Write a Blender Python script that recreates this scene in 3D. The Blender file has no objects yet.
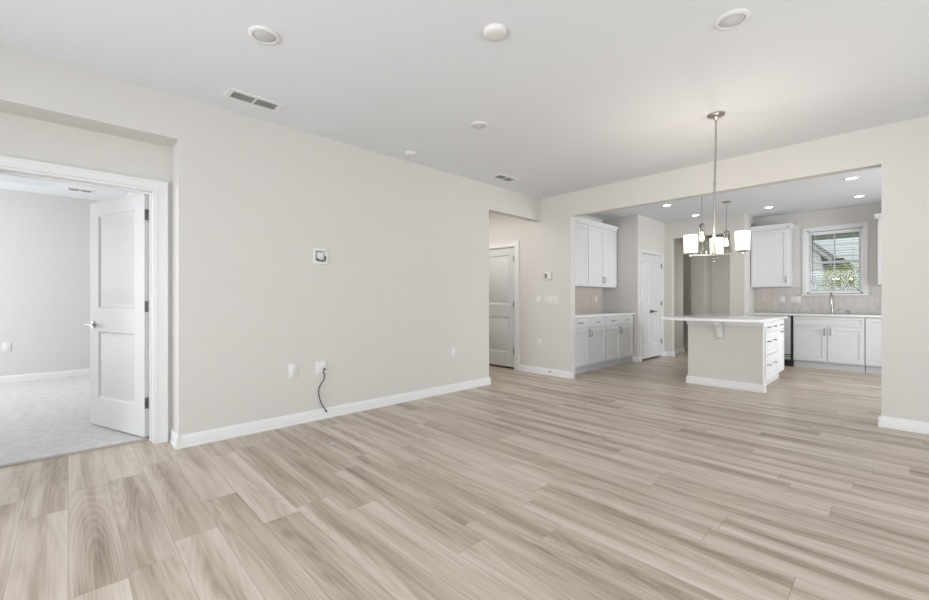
import bpy, bmesh, math, random
from mathutils import Vector, Matrix
random.seed(7)
R = math.radians
S = bpy.context.scene
C = S.collection

# ------------------------------------------------------------------ camera
CAM_H = 1.154
YAW = 46.252
cam_d = bpy.data.cameras.new('camera')
cam = bpy.data.objects.new('camera', cam_d); C.objects.link(cam)
cam.location = (0, 0, CAM_H)
cam.rotation_euler = (R(90), 0, R(YAW))
cam_d.sensor_fit = 'HORIZONTAL'; cam_d.sensor_width = 36.0
cam_d.lens = 414 / 929 * 36.0
cam_d.clip_start = 0.05; cam_d.clip_end = 200
S.camera = cam

# ------------------------------------------------------------------ world, lights, exposure
W = bpy.data.worlds.new('world'); S.world = W; W.use_nodes = True
bg = W.node_tree.nodes['Background']
bg.inputs['Color'].default_value = (0.86, 0.93, 1.0, 1); bg.inputs['Strength'].default_value = 2.0
S.view_settings.view_transform = 'Standard'
S.view_settings.look = 'None'
S.view_settings.gamma = 1.0
S.view_settings.use_curve_mapping = False
S.view_settings.exposure = 0.0

def area(name, loc, rot, sx, sy, power, col=(1, 1, 1), spread=180):
    d = bpy.data.lights.new(name, 'AREA'); d.shape = 'RECTANGLE'; d.size = sx; d.size_y = sy
    d.energy = power; d.color = col; d.spread = R(spread)
    o = bpy.data.objects.new(name, d); C.objects.link(o)
    o.location = loc; o.rotation_euler = tuple(R(a) for a in rot)
    return o
# daylight entering by the windows of the house (each in its own wall opening); passage and hall fills are added
DAY = (0.96, 0.98, 1.0)
area('daylight_right_front', (2.40, 0.9, 1.35), (0, 90, 0), 1.9, 1.7, 34, DAY, 165)
area('daylight_right_middle', (2.40, 3.5, 1.35), (0, 90, 0), 1.9, 1.7, 11, DAY, 120)
area('daylight_rear', (-1.5, -2.30, 1.25), (90, 0, 0), 3.9, 2.1, 58, DAY, 112)
area('daylight_kitchen', (2.40, 7.4, 1.35), (0, 90, 0), 1.8, 1.8, 51, DAY, 105)
area('daylight_bedroom', (-7.3, -3.10, 1.45), (90, 0, 0), 2.2, 1.6, 84, (1, .995, .985))
area('passage_side_fill', (-2.03, 9.85, 1.45), (0, 90, 0), 1.5, .9, 9, (1, .97, .93))  # added fill for the passage, no real window known on this hidden side
area('passage_far_fill', (-4.5, 10.2, 2.70), (0, 0, 0), .6, .6, 5, (1, .97, .93))  # added unseen fill that brightens the dark cross hall
area('hall_fill', (-4.9, 4.45, 2.70), (0, 0, 0), 1.2, .4, 15, (1, .96, .92))  # added unseen fill that lifts the hall and its door

# ------------------------------------------------------------------ material helpers
def srgb(r, g, b):
    f = lambda c: (c / 255 / 12.92) if c / 255 <= .04045 else ((c / 255 + .055) / 1.055) ** 2.4
    return (f(r), f(g), f(b), 1)

def mat(name, col, rough=.6, metal=0., noise=0., nscale=8., bump=0., bscale=200., emit=None, estr=0., spec=.5):
    m = bpy.data.materials.new(name); m.use_nodes = True
    nt = m.node_tree; b = nt.nodes['Principled BSDF']
    b.inputs['Roughness'].default_value = rough; b.inputs['Metallic'].default_value = metal
    b.inputs['Specular IOR Level'].default_value = spec
    tc = nt.nodes.new('ShaderNodeTexCoord')
    n = nt.nodes.new('ShaderNodeTexNoise'); n.inputs['Scale'].default_value = nscale
    nt.links.new(tc.outputs['Object'], n.inputs['Vector'])
    mx = nt.nodes.new('ShaderNodeMix'); mx.data_type = 'RGBA'
    mx.inputs[6].default_value = tuple(c * (1 - noise) for c in col[:3]) + (1,)
    mx.inputs[7].default_value = tuple(min(1, c * (1 + noise)) for c in col[:3]) + (1,)
    nt.links.new(n.outputs['Fac'], mx.inputs[0]); nt.links.new(mx.outputs[2], b.inputs['Base Color'])
    if bump:
        n2 = nt.nodes.new('ShaderNodeTexNoise'); n2.inputs['Scale'].default_value = bscale
        nt.links.new(tc.outputs['Object'], n2.inputs['Vector'])
        bp = nt.nodes.new('ShaderNodeBump'); bp.inputs['Strength'].default_value = bump; bp.inputs['Distance'].default_value = .004
        nt.links.new(n2.outputs['Fac'], bp.inputs['Height']); nt.links.new(bp.outputs['Normal'], b.inputs['Normal'])
    if emit:
        b.inputs['Emission Color'].default_value = emit; b.inputs['Emission Strength'].default_value = estr
    return m

M = {}
M['wall'] = mat('wall_paint', (.660, .638, .606, 1), .85, noise=.01, nscale=3, bump=.05, bscale=300, spec=.2)
M['bedwall'] = mat('bedroom_wall_paint', (.66, .66, .655, 1), .85, noise=.01, nscale=3, bump=.05, bscale=300, spec=.2)
M['ceil'] = mat('ceiling_paint', (.755, .772, .792, 1), .9, noise=.01, nscale=2, spec=.2)
M['trim'] = mat('white_trim_paint', (.775, .775, .77, 1), .4, noise=.01)
M['door'] = mat('white_door_paint', (.68, .68, .68, 1), .6, noise=.01)
M['cab'] = mat('white_cabinet_paint', (.74, .745, .75, 1), .4, noise=.01)
M['toe'] = mat('grey_toe_kick', (.62, .63, .635, 1), .5, noise=.02)
M['quartz'] = mat('white_quartz', (.83, .83, .83, 1), .15, noise=.03, nscale=12)
M['plastic'] = mat('white_plastic', (.74, .73, .71, 1), .35)
M['plastic_grey'] = mat('grey_screen', (.22, .22, .21, 1), .3)
M['nickel'] = mat('brushed_nickel', (.48, .46, .43, 1), .28, metal=1, noise=.05, nscale=60)
M['pull'] = mat('dark_nickel', (.25, .245, .24, 1), .35, metal=1, noise=.05, nscale=60)
M['steel'] = mat('stainless_steel', (.50, .51, .52, 1), .5, metal=.3, noise=.04, nscale=30)
M['black'] = mat('black_plastic', (.012, .012, .013, 1), .4)
M['dark'] = mat('dark_slot', (.10, .10, .105, 1), .7)
M['sticker'] = mat('pale_blue_paper', (.50, .58, .66, 1), .7)
M['duct'] = mat('grey_vent_duct', (.28, .28, .28, 1), .7)
M['lens'] = mat('grey_lamp_lens', (.55, .55, .55, 1), .4)
M['strip'] = mat('threshold_metal', (.42, .38, .34, 1), .4, noise=.1)
M['blind'] = mat('white_blind', (.82, .83, .84, 1), .45)
M['vinyl'] = mat('white_vinyl', (.84, .85, .86, 1), .35)
M['opal'] = mat('lit_opal_glass', (.9, .86, .8, 1), .3, emit=(1, .90, .77, 1), estr=.6)
M['canlit'] = mat('lit_lens', (1, 1, 1, 1), .4, emit=(1, .97, .92, 1), estr=9)
M['bulb'] = mat('lit_bulb', (1, .9, .75, 1), .4, emit=(1, .82, .6, 1), estr=9)
M['leaf'] = mat('leaves', (.36, .40, .06, 1), .6, noise=.7, nscale=9)
M['bark'] = mat('bark', (.16, .11, .07, 1), .9, noise=.3)
M['grass'] = mat('lawn', (.15, .22, .06, 1), .9, noise=.4, nscale=6)
M['shingle'] = mat('grey_shingles', (.22, .21, .21, 1), .9, noise=.2, nscale=20)
M['soffit'] = mat('soffit_green_grey', (.42, .50, .44, 1), .8, noise=.02)
M['gutter'] = mat('dark_gutter', (.05, .05, .055, 1), .5)
M['bluegrey'] = mat('blue_grey_siding', (.45, .49, .56, 1), .7, noise=.04)

def glass(name, tint=(1, 1, 1, 1), gl=.08):
    m = bpy.data.materials.new(name); m.use_nodes = True; nt = m.node_tree
    nt.nodes.remove(nt.nodes['Principled BSDF'])
    out = nt.nodes['Material Output']
    t = nt.nodes.new('ShaderNodeBsdfTransparent'); t.inputs[0].default_value = tint
    g = nt.nodes.new('ShaderNodeBsdfGlossy'); g.inputs['Roughness'].default_value = .03
    lw = nt.nodes.new('ShaderNodeLayerWeight'); lw.inputs[0].default_value = .35
    mm = nt.nodes.new('ShaderNodeMath'); mm.operation = 'MULTIPLY_ADD'; mm.inputs[1].default_value = .35; mm.inputs[2].default_value = gl * .5
    nt.links.new(lw.outputs['Fresnel'], mm.inputs[0])
    x = nt.nodes.new('ShaderNodeMixShader')
    nt.links.new(mm.outputs[0], x.inputs[0]); nt.links.new(t.outputs[0], x.inputs[1]); nt.links.new(g.outputs[0], x.inputs[2])
    nt.links.new(x.outputs[0], out.inputs['Surface'])
    return m
M['pane'] = glass('window_glass', (.97, .98, .98, 1), .04)
M['seeded'] = glass('clear_pendant_glass', (.985, .97, .945, 1), .03)

class NT:
    def __init__(s, m): s.nt = m.node_tree
    def n(s, t, **k):
        o = s.nt.nodes.new(t)
        for a, v in k.items(): setattr(o, a, v)
        return o
    def l(s, a, b): s.nt.links.new(a, b)
    def m(s, op, a, b=None, c=None):
        o = s.n('ShaderNodeMath', operation=op)
        for i, v in enumerate((a, b, c)):
            if v is None: continue
            if isinstance(v, (int, float)): o.inputs[i].default_value = v
            else: s.l(v, o.inputs[i])
        return o.outputs[0]
    def xyz(s, x, y, z):
        o = s.n('ShaderNodeCombineXYZ')
        for i, v in enumerate((x, y, z)):
            if isinstance(v, (int, float)): o.inputs[i].default_value = v
            else: s.l(v, o.inputs[i])
        return o.outputs[0]
    def noise(s, vec, scale, detail=2, rough=.5, dist=0.):
        o = s.n('ShaderNodeTexNoise'); s.l(vec, o.inputs['Vector'])
        o.inputs['Scale'].default_value = scale; o.inputs['Detail'].default_value = detail
        o.inputs['Roughness'].default_value = rough; o.inputs['Distortion'].default_value = dist
        return o.outputs['Fac']
    def white(s, vec):
        o = s.n('ShaderNodeTexWhiteNoise', noise_dimensions='3D'); s.l(vec, o.inputs['Vector']); return o.outputs['Value']
    def ramp(s, fac, stops):
        o = s.n('ShaderNodeValToRGB'); s.l(fac, o.inputs[0])
        e = o.color_ramp.elements
        e[0].position, e[0].color = stops[0]; e[1].position, e[1].color = stops[-1]
        for p, c in stops[1:-1]:
            q = e.new(p); q.color = c
        return o.outputs[0]
    def mix(s, f, a, b, blend='MIX'):
        o = s.n('ShaderNodeMix', data_type='RGBA', blend_type=blend)
        for i, v in ((0, f), (6, a), (7, b)):
            if isinstance(v, (int, float)): o.inputs[i].default_value = v
            elif isinstance(v, tuple): o.inputs[i].default_value = v
            else: s.l(v, o.inputs[i])
        return o.outputs[2]

def floor_mat():
    m = bpy.data.materials.new('oak_look_planks'); m.use_nodes = True; t = NT(m); b = m.node_tree.nodes['Principled BSDF']
    tc = t.n('ShaderNodeTexCoord'); sp = t.n('ShaderNodeSeparateXYZ'); t.l(tc.outputs['Object'], sp.inputs[0])
    X, Y = sp.outputs[0], sp.outputs[1]
    yr = t.m('DIVIDE', Y, .1825); row = t.m('FLOOR', yr); fy = t.m('FRACT', yr)
    rr = t.white(t.xyz(row, 3.7, 1.3))
    xs = t.m('ADD', t.m('DIVIDE', X, 1.22), t.m('MULTIPLY', rr, 7.31)); col = t.m('FLOOR', xs); fx = t.m('FRACT', xs)
    r1 = t.white(t.xyz(row, col, 0.5)); r2 = t.white(t.xyz(row, col, 9.5)); r3 = t.white(t.xyz(row, col, 5.5))
    # grain coordinates: stretched along the plank, shifted per plank
    gv = t.xyz(t.m('ADD', t.m('MULTIPLY', X, .75), t.m('MULTIPLY', r2, 40)), t.m('ADD', t.m('MULTIPLY', Y, 11.0), t.m('MULTIPLY', r3, 30)), t.m('MULTIPLY', r1, 20))
    fine = t.noise(t.xyz(t.m('ADD', t.m('MULTIPLY', X, 4), t.m('MULTIPLY', r3, 60)), t.m('MULTIPLY', Y, 130), r1), 1.0, 4, .6)
    broad = t.noise(gv, 1.0, 3, .55, .15)
    streak = t.noise(t.xyz(t.m('ADD', t.m('MULTIPLY', X, 1.2), t.m('MULTIPLY', r1, 50)), t.m('MULTIPLY', Y, 42), r3), 1.0, 3, .6)
    rings = t.m('MULTIPLY_ADD', t.m('SINE', t.m('ADD', t.m('MULTIPLY', t.noise(gv, .55, 0, .4, .0), 150), t.m('MULTIPLY', streak, 3))), .5, .5)
    g = t.m('ADD', t.m('ADD', t.m('MULTIPLY', broad, .85), t.m('MULTIPLY', fine, .26)), t.m('MULTIPLY', rings, .075))
    g = t.m('ADD', g, t.m('MULTIPLY', streak, .30))
    # darker heartwood band along the middle of each board, paler sapwood at its edges
    wob = t.noise(t.xyz(t.m('ADD', t.m('MULTIPLY', X, 1.6), t.m('MULTIPLY', r3, 33)), r2, row), 1.0, 1, .5)
    cen = t.m('ABSOLUTE', t.m('ADD', t.m('SUBTRACT', fy, .5), t.m('MULTIPLY', t.m('SUBTRACT', wob, .5), .5)))
    g = t.m('ADD', g, t.m('MULTIPLY', t.m('SUBTRACT', t.m('MINIMUM', cen, .42), .20), .27))
    g = t.m('ADD', g, t.m('MULTIPLY', t.m('SUBTRACT', r1, .5), .17))
    colr = t.ramp(g, [(.46, (.262, .198, .145, 1)), (.64, (.420, .342, .270, 1)), (.80, (.552, .470, .388, 1)), (1.0, (.655, .578, .50, 1))])
    # seams
    def edge(f, w):
        a = t.m('MINIMUM', f, t.m('SUBTRACT', 1, f)); return t.m('LESS_THAN', a, w)
    seam = t.m('MAXIMUM', edge(fy, .006), edge(fx, .0011))
    colr = t.mix(t.m('MULTIPLY', seam, .55), colr, (.16, .13, .10, 1))
    t.l(colr, b.inputs['Base Color'])
    b.inputs['Roughness'].default_value = .42
    rg = t.m('MULTIPLY_ADD', fine, .16, .26); t.l(rg, b.inputs['Roughness'])
    b.inputs['Specular IOR Level'].default_value = .5
    bp = t.n('ShaderNodeBump'); bp.inputs['Strength'].default_value = .12; bp.inputs['Distance'].default_value = .001
    t.l(t.m('SUBTRACT', fine, seam), bp.inputs['Height']); t.l(bp.outputs[0], b.inputs['Normal'])
    return m
M['floor'] = floor_mat()

def carpet_mat():
    m = bpy.data.materials.new('light_grey_carpet'); m.use_nodes = True; t = NT(m); b = m.node_tree.nodes['Principled BSDF']
    tc = t.n('ShaderNodeTexCoord')
    n1 = t.noise(tc.outputs['Object'], 90, 3, .7); n2 = t.noise(tc.outputs['Object'], 12, 3, .6)
    g = t.m('ADD', t.m('MULTIPLY', n1, .6), t.m('MULTIPLY', n2, .4))
    t.l(t.ramp(g, [(.35, (.58, .575, .565, 1)), (.65, (.78, .775, .76, 1))]), b.inputs['Base Color'])
    b.inputs['Roughness'].default_value = .95; b.inputs['Specular IOR Level'].default_value = .1
    bp = t.n('ShaderNodeBump'); bp.inputs['Strength'].default_value = .6; bp.inputs['Distance'].default_value = .01
    t.l(n1, bp.inputs['Height']); t.l(bp.outputs[0], b.inputs['Normal'])
    return m
M['carpet'] = carpet_mat()

def tile_mat(axis):
    # small vertical mosaic backsplash; axis = the horizontal axis of the wall (0 x, 1 y)
    m = bpy.data.materials.new('mosaic_backsplash'); m.use_nodes = True; t = NT(m); b = m.node_tree.nodes['Principled BSDF']
    tc = t.n('ShaderNodeTexCoord'); sp = t.n('ShaderNodeSeparateXYZ'); t.l(tc.outputs['Object'], sp.inputs[0])
    H = t.m('DIVIDE', sp.outputs[axis], .031); c = t.m('FLOOR', H); fh = t.m('FRACT', H)
    v = t.m('ADD', t.m('DIVIDE', sp.outputs[2], .085), t.m('MULTIPLY', t.m('MODULO', c, 2), .5)); r = t.m('FLOOR', v); fv = t.m('FRACT', v)
    rnd = t.white(t.xyz(c, r, 2.2))
    colr = t.ramp(rnd, [(0, (.47, .415, .385, 1)), (1, (.55, .495, .465, 1))])
    e1 = t.m('LESS_THAN', t.m('MINIMUM', fh, t.m('SUBTRACT', 1, fh)), .06); e2 = t.m('LESS_THAN', t.m('MINIMUM', fv, t.m('SUBTRACT', 1, fv)), .022)
    colr = t.mix(t.m('MAXIMUM', e1, e2), colr, (.57, .53, .50, 1))
    t.l(colr, b.inputs['Base Color']); b.inputs['Roughness'].default_value = .3
    return m
M['tile_x'] = tile_mat(0); M['tile_y'] = tile_mat(1)

def siding_mat():
    m = bpy.data.materials.new('white_lap_siding'); m.use_nodes = True; t = NT(m); b = m.node_tree.nodes['Principled BSDF']
    tc = t.n('ShaderNodeTexCoord'); sp = t.n('ShaderNodeSeparateXYZ'); t.l(tc.outputs['Object'], sp.inputs[0])
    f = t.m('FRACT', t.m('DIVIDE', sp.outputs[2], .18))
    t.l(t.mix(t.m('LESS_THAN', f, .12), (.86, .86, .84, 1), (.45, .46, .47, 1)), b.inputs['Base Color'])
    b.inputs['Roughness'].default_value = .6
    return m
M['siding'] = siding_mat()

# ------------------------------------------------------------------ mesh helpers
def box(bm, x0, x1, y0, y1, z0, z1, bev=0.):
    x0, x1 = min(x0, x1), max(x0, x1); y0, y1 = min(y0, y1), max(y0, y1); z0, z1 = min(z0, z1), max(z0, z1)
    r = bmesh.ops.create_cube(bm, size=1.0)
    vs = r['verts']
    for v in vs:
        v.co = Vector(((x0 + x1) / 2 + v.co.x * (x1 - x0), (y0 + y1) / 2 + v.co.y * (y1 - y0), (z0 + z1) / 2 + v.co.z * (z1 - z0)))
    if bev:
        es = list({e for v in vs for e in v.link_edges})
        bmesh.ops.bevel(bm, geom=es, offset=bev, segments=2, affect='EDGES', profile=.5)
    return vs

def tube(bm, pts, r, seg=10, caps=True):
    pts = [Vector(p) for p in pts]; rings = []
    rad = r if isinstance(r, (list, tuple)) else [r] * len(pts)
    up = Vector((0, 0, 1))
    t0 = (pts[1] - pts[0]).normalized()
    if abs(t0.dot(up)) > .95: up = Vector((1, 0, 0))
    nrm = t0.cross(up).normalized()
    for i, p in enumerate(pts):
        if i == 0: t = pts[1] - pts[0]
        elif i == len(pts) - 1: t = pts[-1] - pts[-2]
        else: t = (pts[i + 1] - pts[i - 1])
        t.normalize()
        nrm = (nrm - t * nrm.dot(t)).normalized(); bn = t.cross(nrm)
        rings.append([bm.verts.new(p + (nrm * math.cos(2 * math.pi * k / seg) + bn * math.sin(2 * math.pi * k / seg)) * rad[i]) for k in range(seg)])
    for a, b in zip(rings, rings[1:]):
        for k in range(seg): 
            f = bm.faces.new((a[k], a[(k + 1) % seg], b[(k + 1) % seg], b[k])); f.smooth = True
    if caps:
        bm.faces.new(rings[0][::-1]); bm.faces.new(rings[-1])

def lathe(bm, prof, cx=0, cy=0, seg=32, smooth=True, closed=False):
    rings = []
    for r, z in prof:
        if r < 1e-6: rings.append([bm.verts.new((cx, cy, z))])
        else: rings.append([bm.verts.new((cx + r * math.cos(2 * math.pi * k / seg), cy + r * math.sin(2 * math.pi * k / seg), z)) for k in range(seg)])
    prs = list(zip(rings, rings[1:]))
    if closed: prs.append((rings[-1], rings[0]))
    for a, b in prs:
        for k in range(seg):
            j = (k + 1) % seg
            if len(a) == 1 and len(b) == 1: continue
            if len(a) == 1: f = bm.faces.new((a[0], b[j], b[k]))
            elif len(b) == 1: f = bm.faces.new((a[k], a[j], b[0]))
            else: f = bm.faces.new((a[k], a[j], b[j], b[k]))
            f.smooth = smooth

def prism(bm, poly, axis, a0, a1):
    # poly: 2-D points in the plane of the other two axes, extruded along axis
    def P(p, a):
        if axis == 'x': return (a, p[0], p[1])
        if axis == 'y': return (p[0], a, p[1])
        return (p[0], p[1], a)
    v0 = [bm.verts.new(P(p, a0)) for p in poly]; v1 = [bm.verts.new(P(p, a1)) for p in poly]
    n = len(poly)
    bm.faces.new(v0); bm.faces.new(v1[::-1])
    for i in range(n): bm.faces.new((v0[i], v1[i], v1[(i + 1) % n], v0[(i + 1) % n]))

def obj(name, bm, m, parent=None, loc=None, rotz=None, sharp=True):
    bmesh.ops.recalc_face_normals(bm, faces=bm.faces)
    me = bpy.data.meshes.new(name); bm.to_mesh(me); bm.free()
    me.materials.append(M[m] if isinstance(m, str) else m)
    if sharp:
        try: me.set_sharp_from_angle(angle=R(40))
        except Exception: pass
    o = bpy.data.objects.new(name, me); C.objects.link(o)
    if parent: o.parent = parent
    if loc: o.location = loc
    if rotz is not None: o.rotation_euler = (0, 0, R(rotz))
    return o

def nb(): return bmesh.new()
def tag(o, label, cat, group=None):
    o['label'] = label; o['category'] = cat
    if group: o['group'] = group
    return o
def thing(name, label, cat, loc=(0, 0, 0), rotz=0, group=None):
    o = bpy.data.objects.new(name, None); C.objects.link(o); o.empty_display_size = .1
    o.location = loc; o.rotation_euler = (0, 0, R(rotz))
    return tag(o, label, cat, group)
def struct_empty(name, loc=(0, 0, 0), rotz=0):
    o = bpy.data.objects.new(name, None); C.objects.link(o); o.empty_display_size = .1
    o.location = loc; o.rotation_euler = (0, 0, R(rotz)); o['kind'] = 'structure'
    return o
def struct(name, boxes, m, parent=None, bev=0.):
    bm = nb()
    for b in boxes: box(bm, *b, bev=bev)
    o = obj(name, bm, m, parent)
    if not parent: o['kind'] = 'structure'
    return o
def dup(root, loc=None, rotz=None, label=None, group=None):
    r = root.copy(); C.objects.link(r)
    if loc is not None: r.location = loc
    if rotz is not None: r.rotation_euler = (0, 0, R(rotz))
    if label: r['label'] = label
    if group: r['group'] = group
    for ch in list(root.children):
        c = ch.copy(); C.objects.link(c); c.parent = r
        for g in list(ch.children):
            d = g.copy(); C.objects.link(d); d.parent = c
    return r

# ------------------------------------------------------------------ the shell
H = 2.74; XL = -3.865; XR = 2.30; YR = -2.20; YB = 5.35; YK = 9.62
T = .12
RX = -4.12                      # back plane of the door recess in the left wall
DY0, DY1 = -.43, .507           # bedroom door opening
struct('floor', [(-4.275, XR + .15, YR - .15, 11.4, -.12, 0), (-6.7, -4.275, 4.05, 6.4, -.12, 0), (-5.6, -4.275, 6.4, 11.4, -.12, 0)], 'floor')
cf = struct('floor_bedroom', [(-8.75, -4.29, -3.2, .75, -.12, .008)], 'carpet')
struct('trim_threshold', [(-4.292, -4.255, DY0, DY1, 0, .012)], 'strip')
struct('ceiling', [(-4.24, XR + .15, YR - .15, 11.4, H, H + .12), (-6.7, -4.24, 4.05, 11.4, H, H + .12)], 'ceil')

struct('wall_left', [(-4.24, XL, .62, 4.165, 0, H), (-4.24, XL, YR, -1.4, 0, H), (-4.24, XL, -1.4, .62, 2.405, H),
                     (-4.24, RX, -1.4, DY0, 0, 2.405), (-4.24, RX, DY1, .62, 0, 2.405), (-4.24, RX, DY0, DY1, 2.045, 2.405),
                     (XL - T, XL, 4.165, YB, 2.395, H)], 'wall')
HX0, HX1 = -5.20, -4.375        # hall door opening
OX0, OX1 = -3.325, -.098        # kitchen opening
struct('wall_back', [(-6.6, HX0, YB, YB + T, 0, H), (HX1, OX0, YB, YB + T, 0, H), (HX0, HX1, YB, YB + T, 2.05, H),
                     (OX0, OX1, YB, YB + T, 2.393, H), (OX1, XR, YB, YB + T, 0, H)], 'wall')
struct('wall_hall', [(-6.6, -4.24, 4.05, 4.165, 0, H), (-6.72, -6.6, 4.05, YB + T, 0, H)], 'wall')
struct('wall_closet', [(-5.35, -5.25, YB + T, 6.3, 0, H), (-5.35, -4.14, 6.2, 6.3, 0, H)], 'wall')
# right and rear walls with window openings
def holed(x0, x1, y0, y1, holes, along):
    out = []; a0, a1 = (y0, y1) if along == 'y' else (x0, x1); cur = a0
    for h0, h1, z0, z1 in sorted(holes):
        for s0, s1, b0, b1 in ((cur, h0, 0, H), (h0, h1, 0, z0), (h0, h1, z1, H)):
            if s1 > s0 and b1 > b0: out.append((x0, x1, s0, s1, b0, b1) if along == 'y' else (s0, s1, y0, y1, b0, b1))
        cur = h1
    out.append((x0, x1, cur, a1, 0, H) if along == 'y' else (cur, a1, y0, y1, 0, H))
    return out
struct('wall_right', holed(XR, XR + T, YR, YK + .15, [(.05, 1.75, .4, 2.3), (2.65, 4.35, .4, 2.3), (6.5, 8.3, .45, 2.25)], 'y'), 'wall')
struct('wall_rear', holed(-4.24, XR + T, YR - T, YR, [(-3.45, .5, .2, 2.3)], 'x'), 'wall')
# kitchen walls
NX = -4.02; NY = 7.62; PX = -3.32; PY0, PY1 = 7.775, 8.745; KY = 8.90
struct('wall_kitchen_left', [(NX - T, NX, YB + T, NY, 0, H), (NX - T, PX, NY, NY + .10, 0, H),
                             (PX - T, PX, NY + .10, PY0, 0, H), (PX - T, PX, PY1, KY, 0, H), (PX - T, PX, PY0, PY1, 2.06, H),
                             (NX - .4, NX - .3, NY, KY + T, 0, H), (NX - .3, NX - T, NY, NY + .10, 0, H)], 'wall')
WX0, WX1, WZ0, WZ1 = -1.118, -.398, 1.27, 2.392     # window opening
struct('wall_kitchen_back', [(NX - .3, -3.175, KY, KY + T, 0, H), (-3.175, -2.15, KY, KY + T, 2.408, H), (-2.15, -1.92, KY, YK + .15, 0, H),
                             (-1.92, WX0, YK, YK + .15, 0, H), (WX1, XR + T, YK, YK + .15, 0, H), (WX0, WX1, YK, YK + .15, 0, WZ0), (WX0, WX1, YK, YK + .15, WZ1, H)], 'wall')
struct('wall_passage', [(-3.43, -3.31, KY + T, 9.95, 0, H), (-3.277, -3.007, 10.35, 11.3, 0, H), (-5.6, -3.2, 11.0, 11.1, 0, H), (-3.007, -1.9, 10.9, 11.0, 0, H),
                        (-2.02, -1.92, 10.35, 11.0, 0, H), (-2.02, -1.92, YK + .15, 10.35, 0, .65), (-2.02, -1.92, YK + .15, 10.35, 2.25, H), (-5.6, -5.5, 8.9, 11.0, 0, H), (-5.6, -4.4, 8.9, 9.02, 0, H)], 'wall')  # side opening at the end of the passage is made up for its fill light
# bedroom shell
BX = -8.60; BZ = 2.70
struct('wall_bedroom', [(BX - T, BX, -3.1, .74, 0, 3.1), (BX, -4.24, .62, .74, 0, 3.1),
                        (BX, -8.4, -3.12, -3.0, 0, 3.1), (-6.2, -4.24, -3.12, -3.0, 0, 3.1), (-8.4, -6.2, -3.12, -3.0, 0, .65), (-8.4, -6.2, -3.12, -3.0, 2.25, 3.1),
                        (-4.30, -4.24, -3.1, DY0, 0, 3.1), (-4.30, -4.24, DY1, .62, 0, 3.1), (-4.30, -4.24, DY0, DY1, 2.045, 3.1)], 'bedwall')
TX0, TX1, TY0, TY1 = -8.05, -4.85, -2.5, -.11
struct('ceiling_bedroom', [(BX, TX0, -3.0, .62, BZ, BZ + .1), (TX1, -4.30, -3.0, .62, BZ, BZ + .1), (TX0, TX1, TY1, .62, BZ, BZ + .1), (TX0, TX1, -3.0, TY0, BZ, BZ + .1),
                           (TX0 - .1, TX1 + .1, TY0 - .1, TY1 + .1, 2.95, 3.05), (TX0 - .1, TX0, TY0, TY1, BZ + .1, 2.95), (TX1, TX1 + .1, TY0, TY1, BZ + .1, 2.95),
                           (TX0, TX1, TY0 - .1, TY0, BZ + .1, 2.95), (TX0, TX1, TY1, TY1 + .1, BZ + .1, 2.95), (BX, -4.24, -3.0, .74, 3.05, 3.1)], 'ceil')

# backsplash tile
struct('wall_tile_niche', [(NX, NX + .008, YB + T, NY, .92, 1.39)], 'tile_y')
struct('wall_tile_window', [(-1.92, XR, YK - .008, YK, .92, 1.225), (-1.92, -1.21, YK - .008, YK, 1.225, 1.39), (-.30, XR, YK - .008, YK, 1.225, 1.39)], 'tile_x')

# baseboards
BP = [(0, 0), (.022, 0), (.022, .012), (.015, .02), (.015, .072), (.011, .084), (.005, .092), (.003, .10), (0, .10)]
def base(name, segs, m='trim'):
    bm = nb()
    for ax, c, sgn, a0, a1 in segs:       # ax: running axis, c: wall plane, sgn: into the room
        prism(bm, [(c + sgn * p[0], p[1]) for p in BP], ax, a0, a1)
    o = obj(name, bm, m); o['kind'] = 'structure'
    return o
def bseg_x(c, sgn, a0, a1): return ('x', c, sgn, a0, a1)
def bseg_y(c, sgn, a0, a1): return ('y', c, sgn, a0, a1)
base('baseboard_left', [bseg_y(XL, 1, .60, 4.185), bseg_x(.62, -1, RX, XL + .02), bseg_y(XL, 1, YR, -1.4), bseg_x(4.165, 1, -4.24, XL + .02)])
base('baseboard_back', [bseg_x(YB, -1, -4.285, OX0 + .02), bseg_y(OX0, 1, YB - .02, YB + .06)])
base('baseboard_right', [bseg_x(YB, -1, OX1 - .02, XR), bseg_y(OX1, -1, YB - .02, YB + T), bseg_y(XR, -1, YR, YB)])
base('baseboard_kitchen', [bseg_x(NY, -1, -3.40, PX + .02), bseg_y(PX, 1, NY - .02, PY0 - .05), bseg_y(PX, 1, PY1 + .05, KY), bseg_x(KY, -1, PX, -3.155), bseg_y(-3.175, 1, KY - .02, KY + T), bseg_x(KY, -1, -2.17, -1.90),
                           bseg_y(-3.31, 1, KY + T, 9.97), bseg_x(9.95, 1, -3.43, -3.29), bseg_x(11.0, -1, -5.5, -3.277), bseg_x(10.35, -1, -3.297, -2.987), bseg_x(10.9, -1, -3.007, -2.02)])
base('baseboard_bedroom', [bseg_y(BX, 1, -3.0, .62), bseg_x(.62, -1, BX, -4.30)])

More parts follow.
